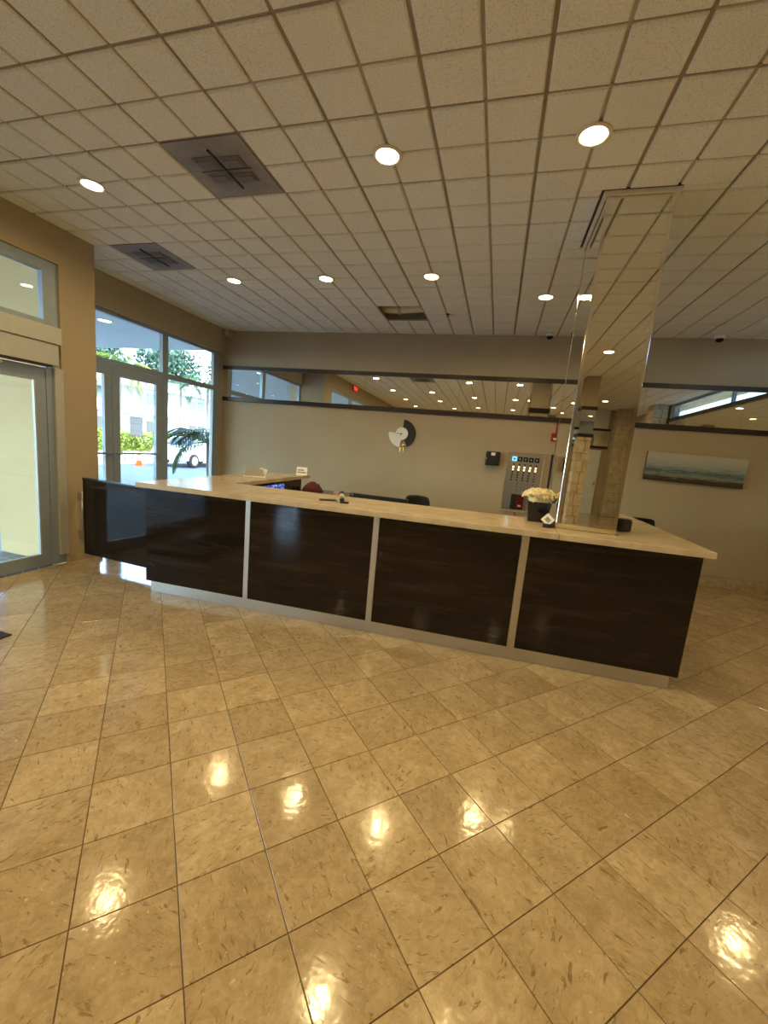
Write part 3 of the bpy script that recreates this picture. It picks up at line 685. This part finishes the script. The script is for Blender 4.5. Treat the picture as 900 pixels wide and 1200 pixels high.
cd_ = setup('side_desk', 'low dark desk beside the counter wing carrying the maroon bag', 'desk', (-2.15, 4.95, 0))
MB().box(-.44, .42, -.35, .45, .84, .88).build('desk_top', 'panel', cd_, bevel=.003)
for sx in (-.40, .38): MB().box(sx-.02, sx+.02, -.33, .43, 0, .84).build('side_panel', 'panel', cd_)
bgm = setup('cloth_bag', 'maroon cloth bag slumped on the low desk behind the counter', 'bag', (-2.27, 4.86, .88), .3)
bm_ = MB(); bm_.lathe([(.05, 0), (.17, .005), (.19, .04), (.15, .09), (.08, .13), (.03, .15)], 18)
bm_.v = [(.62*(x*1.15+.03*math.sin(9*y)), .62*(y*.8+.02*math.sin(13*x)), .85*z*(1+.25*math.sin(7*x+2))) for x, y, z in bm_.v]; bm_.build('bag_body', 'bag', bgm, True)
MB().tube([(.02, 0, .10), (.07, .02, .13), (.12, .02, .03)], .008, 6).build('bag_strap', 'black', bgm, True)
for k, (x, y, m_, lab) in enumerate(((-1.90, 4.76, 'pink', 'small pink beaker on the low desk behind the counter'), (-1.80, 4.70, 'white', 'small white and black bottle at the edge of the low desk'))):
    c_ = setup('beaker' if k == 0 else 'small_bottle', lab, 'cup' if k == 0 else 'bottle', (x, y, .88))
    MB().lathe([(.026, 0), (.034, .07), (.030, .072)] if k == 0 else [(.028, 0), (.03, .05), (.014, .065), (.014, .08)], 16).build('body', m_, c_, True)
    MB().lathe([(.035, .068), (.035, .073)] if k == 0 else [(.018, .075), (.018, .095)], 14).build('rim' if k == 0 else 'cap', 'pink' if k == 0 else 'black', c_)
mo = setup('security_monitor', 'dark wide monitor with blue pictures standing against the counter wing', 'monitor', (-2.60, 4.40, .60))
MB().box(-.03, 0, -.52, .52, .08, .41).build('bezel', 'blackg', mo, bevel=.003); MB().box(0, .002, -.49, .30, .11, .385).build('screen', 'screen', mo); MB().box(-.03, .10, -.12, .12, 0, .012).build('stand', 'black', mo); MB().box(-.025, -.005, -.03, .03, .01, .1).build('neck', 'black', mo)
ms = setup('wall_shelf', 'dark shelf board under the blue-lit monitor beside the counter wing', 'shelf', (-2.655, 4.45, .575))
MB().box(0, .18, -.56, .38, 0, .024).build('board', 'panel', ms); MB().box(0, .02, -.5, -.46, -.15, 0).build('bracket', 'black', ms); MB().box(0, .02, .3, .34, -.15, 0).build('bracket', 'black', ms)
wd_ = setup('work_desk', 'low work surface behind the reception counter carrying the black monitor', 'desk', (-1.0, 3.98, 0))
MB().box(-1.5, 1.42, -.28, .30, .70, .735).build('desk_top', 'panel', wd_, bevel=.003)
for sx in (-1.46, 0, 1.38): MB().box(sx-.018, sx+.018, -.26, .28, 0, .70).build('side_panel', 'panel', wd_)
dm = setup('desktop_monitor', 'wide black monitor whose top edge shows above the counter', 'monitor', (-1.13, 4.0, .735), .0)
MB().box(-.31, .31, -.018, .018, .04, .325).build('housing', 'black', dm, bevel=.006); MB().box(-.29, .29, .018, .0195, .06, .275).build('screen', 'blackg', dm)
MB().box(-.12, .12, -.09, .09, 0, .012).build('foot', 'black', dm); MB().box(-.03, .03, -.03, -.012, .012, .14).build('neck', 'black', dm); MB().lathe([(.012, 0), (.012, .02)], 10, (-.28, -.03, .31), 'y').build('webcam', 'steel', dm)
def office_chair(label, x, y, rz, ztop, w):
    c_ = setup('office_chair', label, 'chair', (x, y, 0), rz, 'black office chairs')
    P = []
    for i in range(24):
        a = 2*PI*i/24; ca, sa = math.cos(a), math.sin(a); P.append((w/2*math.copysign(abs(ca)**.32, ca), (ztop-.55)/2*math.copysign(abs(sa)**.32, sa)))
    b_ = MB().prism(P, -.03, .03); b_.v = [(px, pz-.10*(px/w*2)**2, py) for px, py, pz in b_.v]
    b_.build('backrest', 'blackf', c_, False, .012, (0, .22, .55+(ztop-.55)/2))
    MB().box(-.25, .25, -.25, .22, .44, .51).build('seat', 'blackf', c_, bevel=.025); MB().box(-.04, .04, .22, .26, .40, .62).build('back_arm', 'black', c_)
    MB().lathe([(.03, .10), (.025, .44)], 12).build('gas_column', 'steel', c_)
    for i in range(5):
        a = 2*PI*i/5; l_ = MB().tube([(0, 0, .10), (.29*math.cos(a), .29*math.sin(a), .075)], [.024, .016], 8).build('base_leg', 'black', c_, True)
        MB().lathe([(.028, -.02), (.028, .02)], 12, (.29*math.cos(a), .29*math.sin(a), .03), 'x').build('caster', 'tyre', l_)
    return c_
office_chair('black office chair whose rounded back peeps over the counter beside the monitor', -.82, 4.55, .2, 1.03, .30)
office_chair('black office chair at the open end of the counter near the painting', 1.75, 5.80, PI, .985, .42)
bx_ = setup('router_box', 'small dark device with a blue light behind the counter', 'device', (-.33, 4.08, .735))
MB().box(-.08, .08, -.05, .05, 0, .25).build('case', 'black', bx_, bevel=.006); MB().box(-.05, .05, -.052, -.05, .20, .235).build('blue_light', 'bluel', bx_)

# flower pot
fp = setup('flower_pot', 'square black pot of cream artificial flowers on the counter beside the mirrored column', 'flowers', (.372, 3.60, ZS))
pb = MB(); 
for (r0, z0), (r1, z1) in (((.072, 0), (.094, .165)),): pb.v = [(-r0, -r0, z0), (r0, -r0, z0), (r0, r0, z0), (-r0, r0, z0), (-r1, -r1, z1), (r1, -r1, z1), (r1, r1, z1), (-r1, r1, z1)]; pb.f = [(3, 2, 1, 0), (4, 5, 6, 7), (0, 1, 5, 4), (1, 2, 6, 5), (2, 3, 7, 6), (3, 0, 4, 7)]
pb.build('pot', 'blackg', fp, bevel=.005)
fl_ = MB()
for k in range(5):
    a = 2*PI*k/5
    for r, tilt in ((.026, .014), ): 
        ca, sa = math.cos(a), math.sin(a); c2, s2_ = math.cos(a+.75), math.sin(a+.75); c1, s1 = math.cos(a-.75), math.sin(a-.75)
        fl_.quad((0, 0, 0), (r*.75*c1, r*.75*s1, tilt), (r*1.15*ca, r*1.15*sa, tilt*1.1), (r*.75*c2, r*.75*s2_, tilt))
    ca, sa = math.cos(a+.6), math.sin(a+.6); c2, s2_ = math.cos(a+1.4), math.sin(a+1.4)
    fl_.quad((0, 0, .003), (.014*math.cos(a), .014*math.sin(a), .02), (.017*ca, .017*sa, .024), (.014*c2, .014*s2_, .02))
bl_me = fl_.mesh('blossom', 'petal')
for k in range(64):
    a = k*2.39996; r = .118*math.sqrt((k+.5)/64); x, y = r*math.cos(a), r*math.sin(a)
    n = Vector((x*5, y*5, .55)).normalized(); o = link('blossom', bl_me, fp, (x, y, .195+.06*(1-(r/.135)**2)-.02*random.random()-(.03 if r > .115 else 0)))
    o.rotation_euler = n.to_track_quat('Z', 'Y').to_euler(); o.scale = (random.uniform(1.0, 1.5),)*3
MB().lathe([(.05, .15), (.085, .17), (.085, .19), (.04, .215)], 18).build('flower_mound', 'petal', fp, True)
cs = setup('card_stand', 'small tilted white card in a black stand before the flower pot', 'card', (.425, 3.30, ZS), -.15)
MB().box(-.036, .036, -.002, .002, -.036, .036).build('card', 'paper', cs, loc=(0, 0, .06), rot=(-.3, .72, 0))
MB().box(-.020, .020, -.0030, -.0022, -.016, .016).build('printed_patch', 'greyp', cs, loc=(0, 0, .06), rot=(-.3, .72, 0))
MB().prism([(-.03, -.02), (.03, -.02), (.05, .04), (-.01, .05)], 0, .03).build('stand', 'black', cs, bevel=.003)
bt = setup('card_terminal', 'black card terminal on the counter against the far side of the mirrored column', 'terminal', (1.02, 3.62, ZS), .6)
MB().prism([(-.05, -.06), (.05, -.06), (.055, .06), (-.055, .06)], 0, .10).build('body', 'black', bt, bevel=.02); MB().box(-.04, .04, -.05, .03, .10, .103).build('keypad', 'blackg', bt)
rbg = setup('black_bag', 'small black bag on the floor by the back wall past the counter end', 'bag', (2.60, 6.15, 0))
q_ = MB().lathe([(.06, 0), (.12, .01), (.135, .08), (.11, .17), (.05, .22)], 16); q_.v = [(x*(1+.1*math.sin(5*z*9)), y, z) for x, y, z in q_.v]; q_.build('bag_body', 'blackf', rbg, True); MB().tube([(-.04, 0, .2), (0, 0, .27), (.04, 0, .2)], .008, 6).build('bag_handle', 'black', rbg, True)

# ------------------------------------------------------------------ things on the back wall
ck = setup('wall_clock', 'modern round wall clock with one black and one white quarter and gold pendulum', 'clock', (-1.59, YB, 1.81))
def sector(r0, r1, a0, a1, y0, y1, n=14):
    mb = MB(); P = [(r1*math.cos(a0+(a1-a0)*i/n), r1*math.sin(a0+(a1-a0)*i/n)) for i in range(n+1)]+[(r0*math.cos(a1+(a0-a1)*i/n), r0*math.sin(a1+(a0-a1)*i/n)) for i in range(n+1)]
    mb.prism(P, y0, y1); mb.v = [(x, -z, y) for x, y, z in mb.v]; return mb
sector(.08, .235, -.35*PI, .47*PI, .006, .020).build('black_quarter', 'black', ck)
sector(.07, .225, PI*.98, PI*1.47, .012, .026).build('white_quarter', 'white', ck)
sector(.001, .105, 0, 2*PI-.001, .02, .036, 30).build('dial', 'white', ck)
MB().box(-.085, .0, -.0385, -.037, -.004, .004).build('minute_hand', 'black', ck); MB().box(-.05, .0, -.0395, -.038, -.004, .004).build('hour_hand', 'black', ck, rot=(0, -.9, 0)); MB().lathe([(.012, -.041), (.012, -.036)], 12, axis='y').build('hub', 'black', ck)
for k in range(12):
    a = k*PI/6; MB().box(-.002, .002, -.0375, -.036, .086, .098).build('hour_mark', 'black', ck, rot=(0, a, 0))
MB().tube([(.0, -.012, -.10), (-.01, -.012, -.30)], .004, 6).build('pendulum_rod', 'gold', ck); MB().lathe([(.022, -.02), (.03, -.012), (.022, -.004)], 16, (.045, 0, -.19), 'y').build('pendulum_bob', 'gold', ck, True); MB().tube([(.045, -.012, -.21), (.05, -.012, -.29)], .004, 6).build('pendulum_pin', 'gold', ck)
db = setup('wall_dispenser', 'black wall box with a small white label beside the control panel', 'wall box', (-.078, YB, 1.43))
MB().box(-.11, .11, -.12, -.0005, 0, .22).build('case', 'black', db, bevel=.02); MB().box(-.03, .03, -.1215, -.12, .155, .20).build('label', 'paper', db); MB().box(-.105, -.09, -.1215, -.12, .10, .112).build('lever', 'white', db)
cp = setup('control_panel', 'brushed steel control panel with blue displays and rows of buttons in a beige frame', 'control panel', (.405, YB-.009, .765))
W2, HH = .262, .90
for a, b, c_, d in ((-W2-.03, W2+.03, -.03, 0), (-W2-.03, W2+.03, HH, HH+.02)): MB().box(a, b, -.03, -.0005, c_, d).build('frame_rail', 'wall', cp)
for s in (-1, 1): MB().box(min(s*W2, s*(W2+.03)), max(s*W2, s*(W2+.03)), -.03, -.0005, 0, HH).build('frame_stile', 'wall', cp)
MB().box(-W2, W2, -.022, -.0005, .47, HH).build('upper_plate', 'steel', cp, bevel=.002); MB().box(-W2, W2, -.016, -.0005, 0, .468).build('lower_plate', 'steel', cp, bevel=.002)
for k in range(5):
    x = -.155+k*.083
    d_ = MB().box(-.034, .034, -.028, -.022, -.035, .035).build('floor_display', 'cyan' if k == 0 else 'navy', cp, loc=(x, 0, .80))
    MB().box(-.014, .010, -.0285, -.028, -.016, .016).build('digit', 'steel' if k else 'navy', d_)
    for r in range(7):
        z = .715-r*.040
        MB().lathe([(.013, -.028), (.014, -.022)], 12, axis='y').build('button', 'amber' if r in (1, 2) else ('red' if (k == 4 and r > 2) else 'btn'), cp, loc=(x-.002*r, 0, z))
for x in (-.07, .165):
    for r in range(3): MB().lathe([(.010, -.022), (.011, -.016)], 12, axis='y').build('key_switch', 'red' if r else 'btn', cp, loc=(x, 0, .42-r*.045))
rbx = MB().box(-.13, .06, -.04, -.016, .02, .25).build('fire_phone_door', 'black', cp, bevel=.003); MB().box(-.05, .055, -.052, -.04, .04, .24).build('red_cover', 'maroon', rbx, bevel=.006); MB().box(-.02, .03, -.0535, -.052, .06, .09).build('white_print', 'pink', rbx)
cbl = tag(MB().tube([(0, 0, -.28), (0, 0, 0)], .006, 6).build('cable', 'black', None, True, 0, (.36, YB-.016, .73)), 'thin black cable hanging below the control panel', 'cable')
fa = setup('fire_alarm', 'red fire alarm box with white sounder below its conduit on the back wall', 'fire alarm', (.795, YB-.009, 1.875))
MB().box(-.06, .06, -.05, -.0005, 0, .12).build('case', 'red', fa, bevel=.008); MB().box(-.035, .05, -.053, -.05, .02, .05).build('strobe', 'white', fa); MB().tube([(0, -.012, .12), (0, -.012, .285)], .009, 8).build('conduit', 'red', fa, True)
cc = tag(MB().box(-.022, .022, -.03, -.0005, 0, .75).build('cable_cover', 'black', None, False, .004, (.80, YB-.009, .93)), 'narrow black vertical cable cover on the wall under the fire alarm', 'cable cover')
pt = setup('seascape_painting', 'wide frameless canvas of a grey-green sea under a pale sky', 'painting', (2.667, YB-.009, 1.635))
MB().box(-.61, .61, -.04, -.0305, -.2, .2).build('canvas_face', 'paint', pt, rot=(0, .012, 0)); MB().box(-.61, .61, -.03, -.0005, -.2, .2).build('stretcher', 'dark', pt, rot=(0, .012, 0))
for x, lab in ((.50, 'small white dome camera on the ceiling edge beside the mirrored column'), (2.61, 'white dome camera on the ceiling edge above the painting')):
    dc = setup('dome_camera', lab, 'camera', (x, 6.60, ZC-.014), 0, 'ceiling dome cameras')
    MB().lathe([(.062, 0), (.062, -.03), (.055, -.04)], 20).build('base', 'white', dc, True); MB().lathe([(.048, -.038), (.044, -.06), (.028, -.078), (.006, -.084)], 18).build('dome', 'blackg', dc, True)
sb = setup('corner_speaker', 'small beige speaker box high in the corner over the glazing', 'speaker', (-4.93, 6.64, 3.27))
MB().box(-.05, .05, -.05, .09, 0, .11).build('case', 'wall', sb, bevel=.008); MB().box(-.04, .04, -.053, -.05, .015, .095).build('grille', 'groove', sb)
sp = setup('sprinkler_head', 'small broken ceiling sprinkler fitting beside the missing tile', 'sprinkler', (-.89, 5.79, ZC-.0125))
MB().lathe([(.03, 0), (.03, -.006)], 14).build('escutcheon', 'btn', sp); MB().lathe([(.008, -.006), (.008, -.03), (.02, -.032)], 10).build('nozzle', 'btn', sp); MB().box(.02, .12, -.006, .004, -.004, 0).build('torn_flap', 'groove', sp, rot=(0, 0, .5))
# door mat
dmt = setup('door_mat', 'black-edged carpet door mat on the tiles before the glass entrance', 'mat', (-3.57, 1.2, 0))
MB().box(-.40, .40, -.75, .75, 0, .008).build('rubber_border', 'mat', dmt, bevel=.003); MB().box(-.34, .34, -.69, .69, .008, .013).build('carpet', 'matc', dmt)

# ------------------------------------------------------------------ outside
struct(MB().box(-60, -5.16, -40, 60, -.4, -.14).build('ground', 'asphalt'))
struct(MB().box(4.41, 50, -40, 50, -.4, -.14).build('ground_street_side', 'concrete'))
struct(MB().box(-9.2, -4.62, -6, 8.2, -.139, -.03).build('entrance_paving', 'paver'))
canopy = struct(MB().box(-16, -5.28, -12, 8.0, 3.32, 3.9).build('canopy', 'soffit'))
for x, y, lab in ((-6.93, 5.93, 'round soffit light outside the window recess'), (-6.86, 4.50, 'round soffit light outside above the sliding entrance')):
    t = setup('soffit_light', lab, 'light', (x, y, 3.32), 0, 'lights in the entrance canopy')
    link('trim_ring', ring_me, t); link('lens', lens_me, t); link('can_plate', can_me, t)
    lo = bpy.data.objects.new('lamp_light', ld); COL.objects.link(lo); lo.parent = t; lo.location = (0, 0, -.012); t.scale = (1.35, 1.35, 1)
struct(MB().box(-22, -15.6, 8, 34, -.14, -.02).build('planting_strip', 'concrete'))
# hedge plants
def hedge(label, cx, cy, ln, dp, zt, n):
    h_ = setup('hedge', label, 'hedge', (cx, cy, -.03), 0, 'clipped hedge beyond the parking')
    st = MB()
    for k in range(int(ln*3)):
        x = random.uniform(-dp*.3, dp*.3); y = -ln/2+ln*(k+.5)/(ln*3); st.tube([(x, y, 0), (x+random.uniform(-.15, .15), y+random.uniform(-.15, .15), zt*.6)], .018, 5)
    st.build('stems', 'trunk', h_)
    lf = MB()
    for k in range(n):
        c = Vector((random.uniform(-dp/2, dp/2), random.uniform(-ln/2, ln/2), random.uniform(zt*.32, zt)))
        a = Vector((random.gauss(0, 1), random.gauss(0, 1), random.gauss(0, .7))).normalized(); b = a.cross(Vector((random.gauss(0, 1), random.gauss(0, 1), random.gauss(0, 1)))).normalized()
        l_ = random.uniform(.06, .11); lf.quad(c-a*l_, c+b*l_*.5, c+a*l_, c-b*l_*.5)
    o = lf.build('foliage', 'hedge', h_); o['kind'] = 'stuff'
for k in range(4): hedge(['sunlit yellow-green hedge seen through the glass beside the door pier', 'sunlit yellow-green hedge behind the paper notice', 'sunlit yellow-green hedge beside the white car', 'yellow-green hedge beyond the white car'][k], -16.6+.15*k, 11.6+k*3.1, 2.85, 1.0, 1.30, 2600)
# palms
def frond_mesh(name, L, droop, wid, n, m, rise=.35):
    mb = MB(); P = []
    for i in range(n+1):
        t = i/n; P.append(Vector((L*t*(1-.25*droop*t), 0, rise*L*t-droop*L*.75*t*t)))
    mb.tube(P[::max(1, n//8)]+[P[-1]], .012, 5)
    for i in range(1, n+1):
        t = i/n; l_ = wid*math.sin(PI*min(1, .12+.86*t))**.6*(1-.35*t)+.05
        tg = (P[i]-P[i-1]).normalized()
        for s in (-1, 1):
            d = (tg*.55+Vector((0, s, -.25))).normalized(); w = Vector((.5*L/n, 0, 0)); e = P[i]+d*l_+Vector((0, 0, -.22*l_))
            mid = P[i]+d*l_*.5; mb.quad(P[i]-w*.3, mid-w*.55, e, mid+w*.55)
    return mb.mesh(name, m)
FR = frond_mesh('frond', 2.0, .9, .55, 22, 'palm'); FY = frond_mesh('frond', 2.0, .8, .55, 22, 'palmy'); FN = frond_mesh('frond', 1.15, .95, .42, 16, 'palm', .5)
def palm(label, x, y, h, fm_, nf, sc_=1, group='palm trees outside', z0=-.03, r=.11):
    p = setup('palm_tree', label, 'palm tree', (x, y, z0), 0, group)
    MB().tube([(0, 0, 0), (.03, .02, h*.35), (-.02, .03, h*.7), (0, 0, h)], [r*1.25, r, r*.9, r*.8], 10).build('trunk', 'trunk', p, True)
    for k in range(nf):
        o = link('frond', fm_, p, (0, 0, h)); o.rotation_euler = (random.uniform(-.25, .25), random.uniform(-.55, .75), k*2.39996); o.scale = (sc_*random.uniform(.85, 1.15),)*3
palm('palm tree with yellow-green fronds beyond the door glass', -19.0, 17.0, 4.5, FY, 16, 1.0)
palm('palm tree with paired trunk behind the paper notice', -22.4, 20.9, 5.2, FR, 14, 1.0)
palm('tall slim palm tree behind the white car', -18.2, 22.6, 4.6, FR, 16, 1.05, r=.09)
palm('blue-green palm tree by the far building', -23.3, 26.0, 5.2, FR, 16, 1.1); palm('palm tree near the corner of the far building', -18.2, 28.3, 5.8, FR, 16, 1.2); palm('short palm tree before the far building', -23.2, 17.6, 1.4, FR, 12, .6)
palm('leafy palm close outside the fixed window pane', -6.35, 7.95, 1.35, FN, 16, 1.05, z0=-.03, r=.06)
def tree(label, x, y, h, rad, n, m='tree'):
    t = setup('leafy_tree', label, 'tree', (x, y, -.03), 0, 'trees behind the far building')
    MB().tube([(0, 0, 0), (.1, 0, h*.5), (0, .1, h*.8)], [.2, .14, .06], 8).build('trunk', 'trunk', t, True); lf = MB()
    for k in range(n):
        d = Vector((random.gauss(0, 1), random.gauss(0, 1), random.gauss(0, .8))); c = d.normalized()*rad*random.random()**.4+Vector((0, 0, h))
        a = Vector((random.gauss(0, 1), random.gauss(0, 1), random.gauss(0, 1))).normalized(); b = a.cross(d).normalized(); l_ = random.uniform(.12, .24); lf.quad(c-a*l_, c+b*l_*.6, c+a*l_, c-b*l_*.6)
    o = lf.build('foliage', m, t); o['kind'] = 'stuff'
for k, (x, y, h) in enumerate(((-39, 31, 8.2), (-36.5, 39, 8.6), (-42, 23.5, 7.8), (-33.5, 46.5, 8.4))): tree(['dense dark tree rising over the far white building', 'broad dark tree at the edge of the far white building', 'dark tree over the building near the door pier', 'dark tree at the far corner of the parking lot'][k], x, y, h, 3.5, 5200)
# far white building with parapets
bd = setup('apartment_building', 'low white building with long balcony parapets beyond the hedge', 'building', (-27, 26, -.1), math.radians(-8))
MB().box(-4, 0, -22, 22, 0, 4.6).build('wall', 'bldg', bd)
for z in (2.55, 4.5): MB().box(0, .9, -22, 22, z, z+.12).build('balcony_slab', 'bldg', bd); MB().box(.8, .92, -22, 22, z+.12, z+.75).build('parapet', 'bldg', bd)
for k in range(11):
    for z in (.9, 3.0): w_ = MB().box(.0, .03, -19.5+k*4, -17.9+k*4, z, z+1.2).build('window', 'bglass', bd); MB().box(.03, .05, -18.73+k*4, -18.67+k*4, z, z+1.2).build('mullion', 'bldg', w_)
# car
cr = setup('parked_car', 'white parked hatchback seen through the fixed window pane', 'car', (-14.3, 17.0, -.14), math.radians(92))
body = [(-1.9, .32), (-1.95, .62), (-1.75, .88), (-1.25, .95), (-.75, 1.36), (.35, 1.42), (1.25, 1.30), (1.85, .95), (1.95, .55), (1.9, .30)]
cbm = MB(); n = len(body)
for s, ws_ in ((-1, .84), (1, .84)):
    for x, z in body: cbm.v.append((x, s*(ws_ if z < 1 else ws_-.16), z))
cbm.f = [tuple(range(n)), tuple(range(2*n-1, n-1, -1))]+[(i, (i+1) % n, n+(i+1) % n, n+i) for i in range(n)]
cbm.build('car_body', 'car', cr, bevel=.03)
for s in (-1, 1):
    MB().quad((-.95, s*.80, 1.0), (.25, s*.80, 1.02), (.25, s*.705, 1.35), (-.68, s*.705, 1.32)).build('side_window', 'bglass', cr); MB().quad((.33, s*.80, 1.02), (1.35, s*.80, 1.02), (1.12, s*.705, 1.27), (.33, s*.705, 1.35)).build('side_window', 'bglass', cr)
    for x in (-1.22, 1.28):
        w_ = MB().lathe([(.20, -.1), (.31, -.09), (.32, 0), (.31, .09), (.20, .1)], 22, axis='y').build('wheel', 'tyre', cr, True, loc=(x, s*.80, .32)); MB().lathe([(.19, -.112), (.19, .112)], 16, axis='y').build('hub_cap', 'alu', w_)
MB().quad((-1.22, -.66, .98), (-1.22, .66, .98), (-.78, .6, 1.34), (-.78, -.6, 1.34)).build('windscreen', 'bglass', cr)
cn = setup('traffic_cone', 'orange traffic cone with pale band standing before the hedge', 'cone', (-14.75, 14.1, -.14))
MB().box(-.18, .18, -.18, .18, 0, .03).build('base', 'orange', cn); MB().lathe([(.13, .03), (.03, .62)], 16).build('cone_body', 'orange', cn, True); MB().lathe([(.098, .25), (.066, .42)], 16).build('band', 'white', cn, True)
